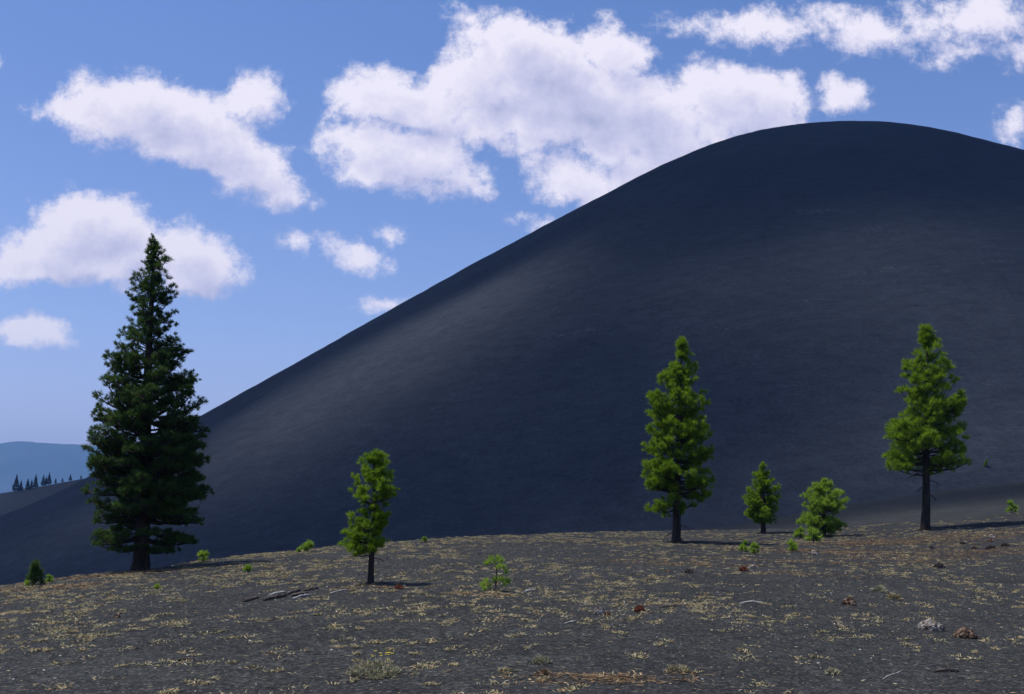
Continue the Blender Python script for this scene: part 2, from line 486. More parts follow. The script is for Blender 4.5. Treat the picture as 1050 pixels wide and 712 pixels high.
TREES = [
    dict(label='tallest dark green pine, full pointed crown and thick trunk, alone at the left', base=(144, 585), top=(158, 238),
         env=zoomenv([(33, 262, 268), (60, 254, 280), (100, 232, 303), (150, 212, 308), (200, 206, 309), (240, 188, 328), (270, 174, 332), (320, 154, 350),
                      (360, 154, 356), (400, 150, 360), (450, 140, 360), (490, 137, 360), (530, 142, 366), (560, 160, 370), (600, 140, 345), (618, 175, 300)], 1.781, 10, 220),
         trunk=(17.5, 4), tuft=9.0, nw=0.46, per=92, branches=350, tw=0.9, inner=0.36, spread=1.0, sparse=0.19, mat='dark'),
    dict(label='small slender young pine with a gap in its bright crown and a bent trunk', base=(380, 599), top=(384, 462), bow=1.0,
         env=zoomenv([(80, 528, 552), (100, 497, 588), (130, 477, 603), (170, 447, 608), (210, 432, 623), (235, 438, 628), (255, 480, 618), (266, 520, 545),
                      (280, 520, 545), (292, 440, 558), (320, 438, 615), (350, 442, 590), (380, 417, 560), (410, 405, 590), (432, 412, 505), (448, 425, 500)], 3.5, 230, 440),
         trunk=(6.4, 2), tuft=9.5, nw=0.40, per=120, branches=98, tw=0.62, inner=0.55, side=0.45, flat=0.35, mat='bright',
         dead=[(516, -14, 1, 2), (515, 15, 2, -3), (525, -11, 3, -4), (572, 12, -3, 2)]),
    dict(label='tall green pine with pointed crown directly left of the little dense pine', base=(693, 556), top=(699.5, 347),
         env=zoomenv([(20, 205, 210), (60, 187, 224), (100, 171, 253), (125, 150, 258), (150, 127, 263), (185, 105, 280), (220, 90, 290), (270, 102, 288),
                      (320, 94, 308), (370, 87, 298), (420, 82, 300), (460, 87, 313), (490, 96, 305), (515, 96, 285), (540, 92, 190), (556, 94, 150)], 2.968, 630, 340),
         trunk=(9.4, 2.6), tuft=10.5, nw=0.42, per=132, branches=185, tw=0.8, inner=0.45, mat='mid',
         dead=[(538, 16, -5, -8), (545, -12, -6, 6), (549, 12, -9, 10)]),
    dict(label='little dense dark pine between the tall pine and the round bushy pine', base=(783, 547), top=(782, 475),
         env=zoomenv([(85, 228, 238), (120, 207, 258), (160, 167, 284), (190, 155, 300), (215, 148, 336), (245, 130, 325), (275, 116, 326), (320, 132, 324),
                      (370, 132, 322), (400, 165, 318), (418, 195, 300)], 5.48, 740, 460),
         trunk=(5.5, 2), tuft=6.5, nw=0.36, per=104, branches=115, tw=0.95, inner=0.35, mat='mid'),
    dict(label='round bushy pine with fresh green needles down to the ground', base=(845, 550), top=(844.5, 492),
         env=zoomenv([(180, 560, 590), (220, 495, 638), (270, 455, 692), (320, 452, 716), (360, 450, 716), (400, 430, 702), (430, 432, 690), (460, 455, 690), (478, 500, 670)], 5.48, 740, 460),
         trunk=(4, 1.5), tuft=8.5, nw=0.38, per=124, branches=84, tw=0.75, inner=0.45, mat='fresh'),
    dict(label='big green pine at right with bare trunk and dead twigs under its crown', base=(949, 543.5), top=(950.5, 337),
         env=zoomenv([(50, 288, 310), (80, 272, 323), (110, 248, 352), (150, 216, 377), (190, 226, 378), (230, 216, 400), (255, 200, 422), (300, 207, 423),
                      (330, 178, 400), (360, 164, 420), (400, 167, 426), (440, 172, 412), (462, 166, 436), (478, 175, 300), (492, 195, 255)], 2.968, 850, 320),
         trunk=(9.6, 3), tuft=11.5, nw=0.44, per=136, branches=140, tw=0.8, inner=0.45, mat='mid',
         dead=[(470, 20, -3, 3), (476, 22, 2, -6), (484, -16, -5, 4), (492, 14, -6, -5), (498, -13, -6, -6), (505, 12, -7, 5), (464, 26, 5, 8)]),
]
for t in TREES: make_pine(t)

# ------------------------------------------------------------------ seedlings and bushes
def seedling(px, py, w, h, label, mat='fresh', cone=False, per=26, group='young pine seedlings on the cinder slope', tiers=None):
    P = hit(px, py, cone)
    mpp = P[1] / FPX
    W, Hh = w * mpp, h * mpp
    root = thing('pine_seedling', P, label, 'seedling', group)
    st = Tubes()
    st.add([(0, 0, -0.02), (0.03 * W, 0, 0.5 * Hh), (0.02 * W, 0.02 * W, 0.9 * Hh)], [max(0.03 * W, 0.3 * mpp), max(0.022 * W, 0.25 * mpp), 0.15 * mpp], 6)
    C, D = [], []
    spots = tiers or [(RNG.normal() * 0.28, RNG.random() ** 0.9, 1) for _ in range(max(9, int(w * 1.25)))]
    for (qx, qz, _) in spots:
        a = RNG.random() * 6.28
        rr = (0.5 * W) * (1.1 - 0.75 * qz) * (0.3 + 0.75 * RNG.random()) * (1 + 0.3 * math.sin(a * 2 + px))
        if tiers: c = np.array([qx * W, RNG.normal() * 0.12 * W, qz * Hh])
        else: c = np.array([math.cos(a) * rr, math.sin(a) * rr, (0.16 + 0.74 * qz) * Hh])
        st.add([(0.02 * W, 0, max(c[2] - 0.2 * Hh, 0)), c], [0.25 * mpp, 0.15 * mpp], 3)
        d = np.array([c[0], c[1], 0.35 * W + 0.4 * c[2]]); d /= np.linalg.norm(d)
        C.append(c); D.append(d)
    st.build('stem', M['bark'], root)
    tl = np.clip(0.32 * W, 2.2 * mpp, 6.0 * mpp)
    v, f = needles(np.array(C), np.array(D), tl, max(0.6 * mpp, 0.005), int(per * 1.5), 0.95)
    mesh_np('foliage', v, f, M[mat], root)
    return root

TI = [(-0.15, 0.95, 1), (0.08, 0.93, 1), (0.2, 0.88, 1), (-0.3, 0.78, 1), (0.0, 0.8, 1), (0.25, 0.72, 1), (0.1, 0.7, 1), (-0.2, 0.86, 1), (0.35, 0.55, 1),
      (-0.42, 0.18, 1), (-0.3, 0.28, 1), (-0.2, 0.15, 1), (-0.36, 0.08, 1), (0.1, 0.35, 1), (0.25, 0.32, 1), (0.42, 0.28, 1), (-0.05, 0.3, 1), (0.3, 0.2, 1)]
seedling(508, 606, 30, 34, 'bright two tiered seedling on open ground right of the slender young pine', 'fresh', tiers=TI, per=34)
seedling(834, 557, 18, 14, 'low seedling at the left foot of the round bushy pine', 'fresh')
seedling(813, 565, 14, 11, 'compact seedling in front of and left of the round bushy pine', 'fresh')
seedling(821, 552, 13, 11, 'small seedling close behind the two left of the round bushy pine', 'fresh')
seedling(764, 566, 11, 11, 'left one of the two seedlings below the little dense pine', 'fresh')
seedling(774, 569.5, 12, 13, 'right one of the two seedlings below the little dense pine', 'fresh')
seedling(316, 566, 14, 11, 'seedling on the ridge edge left of the slender young pine', 'fresh')
seedling(306, 567, 5, 5, 'very tiny sprout on the ridge edge beside a larger seedling', 'fresh')
seedling(208, 577, 12, 12, 'seedling on the ridge edge at the end of the tallest tree\'s shadow', 'fresh')
seedling(254, 590, 11, 10, 'small green seedling on straw strewn ground right of the tallest tree', 'fresh')
seedling(161, 605, 8, 6, 'faint tiny seedling below the trunk of the tallest tree', 'fresh')
seedling(435, 556, 7, 5, 'tiny green sprout on the ridge edge right of the slender young pine', 'fresh')
seedling(35, 600, 18, 24, 'dark cone shaped little conifer on the ridge edge at the far left', 'dark', per=24, tiers=[(0.5 * (1 - q) * math.sin(7.3 * i), 0.08 + 0.86 * q, 1) for i, q in enumerate([k / 34 for k in range(34)])])
seedling(50, 598, 9, 8, 'pale green sprout right beside the cone shaped little conifer', 'fresh')
seedling(28, 602, 8, 6, 'low green sprout left of the foot of the cone shaped little conifer', 'fresh')
seedling(1037, 523, 12, 14, 'green bush cut by the right edge of the photo behind the ridge', 'fresh')
seedling(1012, 479, 6, 7, 'lone tiny bush growing on the flank of the cinder cone at right', 'mid', cone=True)

# ------------------------------------------------------------------ ground, cone, mountains
def build_ground():
    th = np.concatenate([np.linspace(-180, -42, 70)[:-1], np.linspace(-42, 42, 560), np.linspace(42, 180, 70)[1:-1]])
    rad = np.concatenate([np.geomspace(0.6, 6, 24)[:-1], np.geomspace(6, 62, 420)[:-1], np.geomspace(62, 1300, 130)[:-1], np.geomspace(1300, 9600, 26)])
    T, Rr = np.meshgrid(np.radians(th), rad)
    x, y = np.sin(T) * Rr, np.cos(T) * Rr
    z = ground_h(x, y)
    nr, nc = x.shape
    v = np.stack([x, y, z], -1).reshape(-1, 3)
    i = np.arange(nr - 1)[:, None] * nc; j = np.arange(nc)[None]; k = (j + 1) % nc
    q = np.stack([i + j, i + nc + j, i + nc + k, i + k], -1).reshape(-1, 4)
    # centre cap
    v = np.concatenate([v, [[0, 0, float(ground_h(0, 0))]]])
    c = len(v) - 1
    tri = np.stack([np.full(nc, c), j[0], k[0]], -1)
    o = mesh_np('ground', v, [q[:, ::-1], tri[:, ::-1]], M['cinder'], smooth=True)
    return structure(o)
build_ground()

def build_cone():
    th = np.linspace(-np.pi, np.pi, 720, endpoint=False)
    rr = np.concatenate([[0.5], np.linspace(2, 480, 260)])
    T, Q = np.meshgrid(th, rr)
    x, y = CX + np.sin(T) * Q, CY - np.cos(T) * Q
    z = cone_h(x, y)
    nr, nc = x.shape
    v = np.stack([x, y, z], -1).reshape(-1, 3)
    i = np.arange(nr - 1)[:, None] * nc; j = np.arange(nc)[None]; k = (j + 1) % nc
    q = np.stack([i + j, i + k, i + nc + k, i + nc + j], -1).reshape(-1, 4)
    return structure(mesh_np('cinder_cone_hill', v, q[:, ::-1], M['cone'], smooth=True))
build_cone()

def build_mountains():
    prof = [(-400, 462), (-200, 450), (-60, 460), (13, 453), (50, 453), (90, 456.5), (160, 457), (220, 454.5), (260, 457), (300, 452), (420, 446), (600, 450), (900, 455), (1200, 448), (1500, 455)]
    az = np.radians(np.linspace(-62, 62, 620))
    rad = np.linspace(7300, 9300, 30)
    A, Q = np.meshgrid(az, rad)
    t = np.clip(np.tan(A), -1.6, 1.6)
    kx = np.array([ray(p, r)[0] for p, r in prof]); kz = np.array([ray(p, r)[1] * 8500 for p, r in prof])
    ridge = np.interp(t, kx, kz) * np.cos(A) + (fbm(t * 40, t * 0 + 3, 3, 91) - 0.5) * 40
    u = (Q - 7300) / 2000
    s = np.where(u < 0.6, sstep(0, 0.6, u), 1 - 0.5 * sstep(0.6, 1, u))
    x, y = np.sin(A) * Q, np.cos(A) * Q
    z = -30 + (ridge + 30) * s + (fbm(x / 500, y / 500, 4, 95) - 0.5) * 160 * s * (1 - s) * 2
    nr, nc = x.shape
    v = np.stack([x, y, z], -1).reshape(-1, 3)
    i = np.arange(nr - 1)[:, None] * nc; j = np.arange(nc - 1)[None]
    q = np.stack([i + j, i + j + 1, i + nc + j + 1, i + nc + j], -1).reshape(-1, 4)
    return structure(mesh_np('mountains', v, q[:, ::-1], M['mountain'], smooth=True))
build_mountains()

# far conifers on the sunlit ridge beyond the cone's foot (one built, then copies)
def far_conifer():
    root = thing('conifer_tree', (0, 0, 0), '', 'conifer tree', 'far conifers on the ridge behind the cone')
    t = Tubes(); t.add([(0, 0, -0.5), (0, 0, 10)], [0.28, 0.03], 6); t.build('trunk', M['bark'], root)
    n = 150
    z = 1.0 + 9.2 * RNG.random(n) ** 1.2
    a = RNG.random(n) * 6.28; r = 2.5 * (1.0 - z / 10.4) * (0.3 + 0.7 * RNG.random(n))
    C = np.stack([np.cos(a) * r, np.sin(a) * r, z], 1)
    D = np.stack([np.cos(a), np.sin(a), 0.1 + 0 * a], 1)
    v, f = needles(C, D, 0.3 + 0.85 * (1.02 - z / 10.3), 0.34, 12, 0.9)
    mesh_np('crown', v, f, M['far'], root)
    return root
proto = far_conifer()
FAR = [(16, 505, 21, 'wide far conifer touching the left edge of the photo on the hazy ridge'),
       (21, 504, 13, 'short far conifer just right of the leftmost one on the hazy ridge'),
       (28, 503, 14, 'short far conifer left of the tall pair on the hazy ridge'),
       (32, 502, 12, 'low far conifer crowding the left foot of the tall pair on the ridge'),
       (36, 501, 17, 'slim tall far conifer standing left of the widest gap on the hazy ridge'),
       (44, 499, 14, 'medium far conifer left of the tallest one on the hazy ridge'),
       (47, 498, 11, 'small far conifer half hidden beside the tallest one on the ridge'),
       (50, 497, 15, 'tallest far conifer on the crest of the hazy ridge'),
       (57, 495.5, 7, 'small far conifer right of the tallest one on the hazy ridge'),
       (64, 494, 6, 'tiny far conifer midway to the big pine on the hazy ridge'),
       (72, 493, 8, 'far conifer second from the big dark pine along the hazy ridge'),
       (83, 489.5, 5, 'tiny far conifer nearest the big dark pine on the hazy ridge')]
def hit_far(px, py):
    tx, tz = ray(px, py)
    Y = np.arange(760, 950, 0.5); h = ground_h(tx * Y, Y)
    i = int(np.argmin(np.abs(EYE + tz * Y - h)))
    return np.array([tx * Y[i], Y[i], h[i]])
for n, (px, py, hp, lab) in enumerate(FAR):
    P = hit_far(px, py); s = hp * 0.85 * P[1] / FPX / 10.2
    o = proto
    if n:
        o = proto.copy(); COL.objects.link(o)
        for ch in proto.children:
            c = ch.copy(); COL.objects.link(c); c.parent = o
    o.location = tuple(P); o.scale = (s * (0.9 + 0.3 * random.random()),) * 2 + (s,)
    o.rotation_euler.z = random.random() * 6; o['label'] = lab

# ------------------------------------------------------------------ ground cover (stuff)
def scatter(n, ymin, ymax, half=0.62):
    """uniform over the ground in a fan in front of the camera"""
    y = np.sqrt(RNG.random(n) * (ymax ** 2 - ymin ** 2) + ymin ** 2)
    return (RNG.random(n) * 2 - 1) * half * y, y

def blades(cx, cy, per, sx, sy, ln, wd, lift):
    """low dry tufts -> verts, quads"""
    n = len(cx); N = n * per
    X = np.repeat(cx, per) + RNG.normal(size=N) * np.repeat(sx, per)
    Yy = np.repeat(cy, per) + RNG.normal(size=N) * np.repeat(sy, per)
    Z = ground_h(X, Yy)
    a = RNG.random(N) * 6.28
    L = ln * (0.5 + RNG.random(N)); up = lift * (0.1 + RNG.random(N))
    d = np.stack([np.cos(a), np.sin(a), up], 1); d /= np.linalg.norm(d, axis=1)[:, None]
    b = np.stack([X, Yy, Z + 0.002], 1)
    side = np.stack([-np.sin(a), np.cos(a), RNG.normal(size=N) * 0.5], 1) * (wd * 0.5 * (0.6 + 0.8 * RNG.random(N)))[:, None]
    mid = b + d * (L * 0.5)[:, None]
    tip = b + d * L[:, None]; tip[:, 2] -= L * 0.18 * up
    v = np.stack([b - side * 0.4, mid + side, tip, mid - side], 1).reshape(-1, 3)
    return v, np.arange(N * 4).reshape(-1, 4)

n = 18500
x, y = scatter(n, 6.5, 56)
nz = fbm(x / 2.6 + 40, y / 2.6, 3, 51)
leftish = 1.25 - 0.70 * sstep(-4, 8, x)
farish = 0.30 + 0.70 * sstep(9.5, 16, y + 5 * (1 - sstep(-5, 0, x)))
keep = RNG.random(n) < np.clip((nz - 0.34) * 2.8, 0.05, 1) * leftish * farish * 0.85
keep &= y < np.interp(x, _sx, _Yc) + 1.5
LOGA, LOGB = hit(246, 619), hit(330, 604)
keep &= ~((x > LOGA[0] - 0.2) & (x < LOGB[0] + 0.2) & (np.abs(y - (LOGA[1] + (LOGB[1] - LOGA[1]) * (x - LOGA[0]) / (LOGB[0] - LOGA[0]))) < 1.1) & (nz < 0.62))
x, y = x[keep], y[keep]
# every tuft is a few small bunches strung out along the wind
big = 0.40 + 1.0 * RNG.random(len(x)) ** 2.0
k = 3
bx_ = np.repeat(x, k); by_ = np.repeat(y, k); bg_ = np.repeat(big, k)
o_ = RNG.normal(size=len(bx_)) * 0.11 * bg_
ga_ = np.repeat(RNG.normal(size=len(x)) * 0.5 + 0.95, k)
bx_ = bx_ + o_ * np.cos(ga_); by_ = by_ + o_ * np.sin(ga_) * 2.0
v, f = blades(bx_, by_, 21, 0.055 * bg_, 0.05 * bg_, 0.052, 0.0078, 0.8)
x, y = scatter(15000, 6.3, 32)                                   # single stalks blown over the cinders
v2, f2 = blades(x, y, 1, np.full(len(x), 0.01), np.full(len(x), 0.01), 0.075, 0.005, 0.12)
f = np.concatenate([f, f2 + len(v)]); v = np.concatenate([v, v2])
o = mesh_np('dry_grass', v, f, M['straw']); stuff(o, 'pale straw coloured dry grass tufts strewn over the dark cinders', 'dry grass')

# needle litter: around the right hand trees, under the tall trees and in the near patch
LIT = [(900, 556, 2.6, 1.3, 260), (985, 552, 2.8, 1.4, 330), (860, 566, 2.0, 0.8, 180), (1010, 566, 2.2, 0.8, 200), (930, 575, 1.6, 0.5, 60), (118, 590, 1.3, 0.4, 90),
       (60, 602, 1.0, 0.3, 70), (640, 694, 0.35, 0.09, 15), (585, 697, 0.40, 0.08, 13), (380, 602, 0.4, 0.2, 12), (498, 610, 0.28, 0.08, 12), (700, 578, 1.2, 0.5, 60), (610, 556, 3.5, 1.5, 90), (815, 588, 1.0, 0.4, 30), (800, 575, 1.4, 0.4, 60)]
lx, ly = [], []
for px, py, a, b, cnt in LIT:
    P = hit(px, py)
    lx.append(P[0] + RNG.normal(size=cnt) * a); ly.append(P[1] + RNG.normal(size=cnt) * b)
lx, ly = np.concatenate(lx), np.concatenate(ly)
v, f = blades(lx, ly, 26, np.full(len(lx), 0.12), np.full(len(lx), 0.06), 0.11, 0.008, 0.22)
o = mesh_np('needle_litter', v, f, M['litter']); stuff(o, 'reddish brown fallen pine needles matted on the ground', 'pine needles')

def icos():
    t = (1 + 5 ** 0.5) / 2
    v = np.array([(-1, t, 0), (1, t, 0), (-1, -t, 0), (1, -t, 0), (0, -1, t), (0, 1, t), (0, -1, -t), (0, 1, -t), (t, 0, -1), (t, 0, 1), (-t, 0, -1), (-t, 0, 1)], float)
    v /= np.linalg.norm(v[0])
    f = np.array([(0, 11, 5), (0, 5, 1), (0, 1, 7), (0, 7, 10), (0, 10, 11), (1, 5, 9), (5, 11, 4), (11, 10, 2), (10, 7, 6), (7, 1, 8), (3, 9, 4), (3, 4, 2), (3, 2, 6), (3, 6, 8), (3, 8, 9), (4, 9, 5), (2, 4, 11), (6, 2, 10), (8, 6, 7), (9, 8, 1)])
    return v, f
n = 16000
x, y = scatter(n, 6.3, 34)
iv, iff = icos()
s = 0.004 + 0.010 * RNG.random(n) ** 3 + 0.00022 * y
vv = iv[None] * (0.7 + 0.6 * RNG.random((n, 12, 1))) * s[:, None, None] * np.array([1.2, 1.0, 0.75])
vv = vv + np.stack([x, y, ground_h(x, y) + s * 0.25], 1)[:, None]
ff = (iff[None] + (np.arange(n) * 12)[:, None, None]).reshape(-1, 3)
o = mesh_np('gravel', vv.reshape(-1, 3), ff, M['pebble']); stuff(o, 'loose dark volcanic pebbles lying all over the slope', 'gravel')

# ------------------------------------------------------------------ stones
def subdiv_ico(n=3):
    v, f = icos()
    for _ in range(n):
        e = {}; v = list(map(tuple, v)); nf = []
        def mid(a, b):
            k = (min(a, b), max(a, b))
            if k not in e:
                m = (np.array(v[a]) + np.array(v[b])) / 2; v.append(tuple(m / np.linalg.norm(m))); e[k] = len(v) - 1
            return e[k]
        for a, b, c in f:
            ab, bc, ca = mid(a, b), mid(b, c), mid(c, a)
            nf += [(a, ab, ca), (b, bc, ab), (c, ca, bc), (ab, bc, ca)]
        v, f = np.array(v), np.array(nf)
    return v, f
SV, SF = subdiv_ico(4)
ROCKS = [
    (957, 647, 24, 14, 'pale', 'large pale knobbly stone at lower right, biggest on the slope'),
    (992, 655, 22, 13, 'rust', 'large rust brown knobbly stone just right of the big pale stone'),
    (872, 621, 13, 9, 'rust', 'rust topped stone alone on open cinders left of the big pale stone'),
    (614, 630, 11, 9, 'pale', 'small round stone with a whitish top beside a red pebble'),
    (623, 631, 6, 3.5, 'red', 'small flat red stone touching the round whitish stone'),
    (656, 628, 11, 8, 'red', 'brick red rounded stone right of the round whitish stone'),
    (964, 583, 10, 6.5, 'drock', 'dark stone with a pale rim between the big right pine and the pale stone'),
    (763, 586, 9, 6, 'red', 'dark red stone below the pair of seedlings'),
    (707, 588, 9, 5, 'drock', 'flat dark stone in dry grass below the tall pointed pine'),
    (685, 587, 6, 3, 'rust', 'thin reddish stone left of the flat dark stone below the tall pine'),
    (836, 569, 8, 6, 'pale', 'pale topped stone in front of the round bushy pine'),
    (409, 604, 9, 5, 'red', 'small red stone at the end of the slender young pine\'s shadow'),
    (119, 634, 7, 5, 'rust', 'brown stone alone on the straw covered slope at left'),
    (1018, 552, 7, 5, 'pale', 'pale grey stone on the needle bed at the right edge, topmost there'),
    (1016, 556, 6, 4, 'rust', 'reddish stone right under the pale grey stone at the right edge'),
    (1017, 563, 9, 4.5, 'drock', 'wide blackish stone below the reddish one at the right edge'),
    (988, 558, 6, 3, 'drock', 'flat dark stone on the needle bed right of the big right pine'),
    (1000, 563, 6, 3, 'drock', 'small blackish stone between a flat dark stone and the wide blackish stone'),
    (1032, 560, 9, 3.5, 'drock', 'long blackish stone cut close to the right edge of the photo'),
    (956, 563, 5, 3.5, 'drock', 'small dark stone just below the trunk of the big right pine'),
]
def stone(px, py, w, h, mat, label, k):
    P = hit(px, py); mpp = P[1] / FPX
    a, b = w * mpp * 0.5, h * mpp * 0.72
    nz = np.zeros(len(SV))
    for q, (fr, am) in enumerate(((1.6, 0.16), (4.5, 0.11), (12.0, 0.13))):
        nz += am * (fbm(SV[:, 0] * fr + k * 3.1, SV[:, 1] * fr + SV[:, 2] * fr * 1.7 + q, 2, 200 + k) - 0.5) * 2
    v = SV * (1 + nz)[:, None] * np.array([a, a * 0.8, b])
    v[:, 2] = np.maximum(v[:, 2], -0.35 * b)
    o = mesh_np('stone', v, SF, M[mat], None, False, P + np.array([0, a * 0.5, b * 0.06]))
    o.rotation_euler.z = (k * 0.7) % 1 - 0.5
    return tag(o, label, 'stone', 'volcanic stones on the cinder slope')
for k, r_ in enumerate(ROCKS): stone(*r_, k)

# ------------------------------------------------------------------ dead wood
WOOD = [
    ('broken_log', (249, 618, 265, 613.5), 4.0, 'oldwood', 'leftmost piece of the broken dark log row right of the tallest tree'),
    ('broken_log', (270, 616.5, 294, 611.5), 5.5, 'oldwood', 'thickest piece in the middle of the broken dark log row'),
    ('broken_log', (275, 611.5, 293, 607.5), 3.0, 'palewood', 'greyish plank lying behind the thickest piece of the broken log row'),
    ('broken_log', (294, 610, 308, 605.5), 3.6, 'oldwood', 'brown piece joining the middle and right parts of the broken log row'),
    ('broken_log', (299, 612, 316, 609), 3.8, 'oldwood', 'dark piece just above the whitish splinter in the broken log row'),
    ('broken_log', (311, 606.5, 326, 604), 4.0, 'oldwood', 'rightmost piece of the broken dark log row'),
    ('stick', (300, 614.5, 320, 610), 2.2, 'palewood', 'whitish splinter along the lower side of the broken log row'),
    ('stick', (338, 609, 357, 605), 1.8, 'palewood', 'straight pale stick left of the slender young pine\'s foot'),
    ('stick', (178, 678.5, 199, 676), 2.2, 'oldwood', 'dark stick at lower left near the bottom of the photo'),
    ('stick', (536, 608, 549, 605), 2.0, 'palewood', 'short white stick right of the two tiered seedling'),
    ('stick', (677, 623.5, 693, 622), 2.0, 'oldwood', 'dark curved stick right of the brick red stone'),
    ('stick', (758, 619.5, 783, 618.5), 2.0, 'palewood', 'long grey stick in the middle of the right half'),
    ('stick', (767, 582.5, 776, 580.5), 1.4, 'palewood', 'tiny grey stick beside the dark red stone'),
    ('stick', (958, 690, 983, 689), 3.6, 'oldwood', 'dark chunk of wood at the bottom right with a bleached end'),
    ('stick', (579, 640, 591, 637), 1.6, 'palewood', 'small pale stick below left of the round whitish stone'),
    ('stick', (905, 697, 925, 688), 1.2, 'palewood', 'thin pale twig at the bottom left of the dark chunk of wood'),
]
def wood(name, ends, w, mat, label, k):
    A, B = hit(ends[0], ends[1]), hit(ends[2], ends[3])
    r = w * 0.42 * A[1] / FPX
    c = (A + B) / 2
    n = 9
    u = np.linspace(0, 1, n)
    p = (A + (B - A) * u[:, None]) - c
    p[:, 2] = ground_h(p[:, 0] + c[0], p[:, 1] + c[1]) - c[2] + r * 0.6
    bow = np.sin(np.pi * u) * r * (1.2 if name == 'stick' else 0.4)
    p[:, 2] += bow * 0.6; p[:, 1] += RNG.normal(size=n) * r * 0.25
    rad = r * (0.75 + 0.5 * RNG.random(n)) * (1 - 0.35 * (u - 0.4) ** 2 * 2)
    rad[0] *= 0.6; rad[-1] *= 0.5
    t = Tubes(); t.add(p, rad, 9, 0.35)
    if name == 'broken_log':                                   # torn slivers
        for q in (0.15, 0.5, 0.85):
            i = int(q * (n - 1)); d = (B - A) / np.linalg.norm(B - A)
            t.add([p[i] + [0, 0, r * 0.5], p[i] + d * r * 4 + [0, -r * 0.3, r * 0.9]], [r * 0.3, r * 0.08], 4)
    else:
        i = n // 2; d = (B - A) / np.linalg.norm(B - A)
        t.add([p[i], p[i] + d * r * 5 + np.array([0, r * 3, r * 2])], [r * 0.4, r * 0.15], 4)
    o = t.build(name, M[mat], None, False); o.location = tuple(c)
    return tag(o, label, 'log' if name == 'broken_log' else 'stick', 'broken wood on the cinder slope')
for k, w_ in enumerate(WOOD): wood(*w_, k)
P = hit(972, 690); # bleached end of the dark chunk
# ------------------------------------------------------------------ herbs at the bottom
def herb(px, py, w, h, mat, label, per, flowers=0, fl=None):
    P = hit(px, py); mpp = P[1] / FPX
    root = thing('wild_herb', P, label, 'herb', 'low herbs near the bottom of the slope')
    n = per
    a = RNG.random(n) * 6.28; q = np.sqrt(RNG.random(n))
    X = np.cos(a) * q * w * 0.5 * mpp; Yy = np.sin(a) * q * w * 0.6 * mpp
    Z = ground_h(X + P[0], Yy + P[1]) - P[2]
    C = np.stack([X, Yy, Z + (1 - q ** 2) * h * mpp * 0.4 + 0.01], 1)
    D = np.stack([np.cos(a) * q, np.sin(a) * q, 0.7 + 0 * a], 1); D /= np.linalg.norm(D, axis=1)[:, None]
    v, f = needles(C, D, 5.5 * mpp, 0.75 * mpp, 12, 0.9)
    mesh_np('foliage', v, f, M[mat], root)
    for i in range(flowers):
        fx, fz, fr = (RNG.random() - 0.25) * w * 0.42 * mpp, (0.75 + 0.55 * RNG.random()) * h * mpp * 0.8, 1.35 * mpp
        fy = (RNG.random() - 0.3) * 0.3 * w * mpp
        st = Tubes(); st.add([(fx * 0.8, fy, 0), (fx, fy, fz)], [0.13 * mpp, 0.09 * mpp], 4)
        s_ = st.build('stem', M['sage'], root)
        ang = np.linspace(0, 2 * np.pi, 8, endpoint=False)
        c = np.array([fx, fy, fz])
        pv = []
        for g in ang:                                           # ray petals round a raised disc
            d = np.array([math.cos(g), math.sin(g), 0.25]); sd = np.array([-math.sin(g), math.cos(g), 0]) * fr * 0.42
            pv += [c, c + d * fr * 0.7 + sd, c + d * fr * 1.35, c + d * fr * 0.7 - sd]
        pv += [c + np.array([0, 0, fr * 0.5]), c + np.array([fr * .4, 0, 0]), c + np.array([0, fr * .4, 0]), c + np.array([-fr * .4, 0, 0])]
        mesh_np('flower', np.array(pv), np.arange(len(pv)).reshape(-1, 4), M['flower'], root)
    return root
herb(385, 690, 50, 20, 'sage', 'wide grey green herb mound with yellow flowers on thin stems', 210, 11)
herb(555, 680, 16, 12, 'sage', 'small dry yellowish herb near the bottom centre', 26)
herb(556, 693, 12, 8, 'litter', 'little pinkish dried herb at the bottom centre', 18)
herb(903, 607, 12, 7, 'sage', 'yellowish green herb above the rust topped stone', 22)
herb(917, 615, 13, 9, 'straw', 'straw coloured herb right of the rust topped stone', 24)
herb(695, 689, 20, 9, 'straw', 'straw coloured herb near the bottom right of centre', 26)
herb(855, 692, 12, 8, 'sage', 'tufted herb at the bottom between centre and right', 20)

# ------------------------------------------------------------------ sun, cloud over the cone, haze
SUN_EL, SUN_AZ = R(68), R(174)            # azimuth counted from +x towards +y: from the left, a little behind the scene
sd = np.array([math.cos(SUN_EL) * math.cos(SUN_AZ), math.cos(SUN_EL) * math.sin(SUN_AZ), math.sin(SUN_EL)])
sl = bpy.data.lights.new('sun', 'SUN'); sl.energy = 4.3; sl.angle = R(0.53); sl.color = (1.0, 0.98, 0.945)
so = bpy.data.objects.new('sun', sl); COL.objects.link(so)
so.rotation_euler = Vector(-sd).to_track_quat('-Z', 'Y').to_euler()
so.location = (0, 0, 50)

CLZ = 960.0
def over(px, py, cone=True):
    """where the sun ray to the surface seen at a pixel crosses the cloud level"""
    P = hit(px, py, True)
    t = (CLZ - P[2]) / sd[2]
    return P[0] + sd[0] * t, P[1] + sd[1] * t

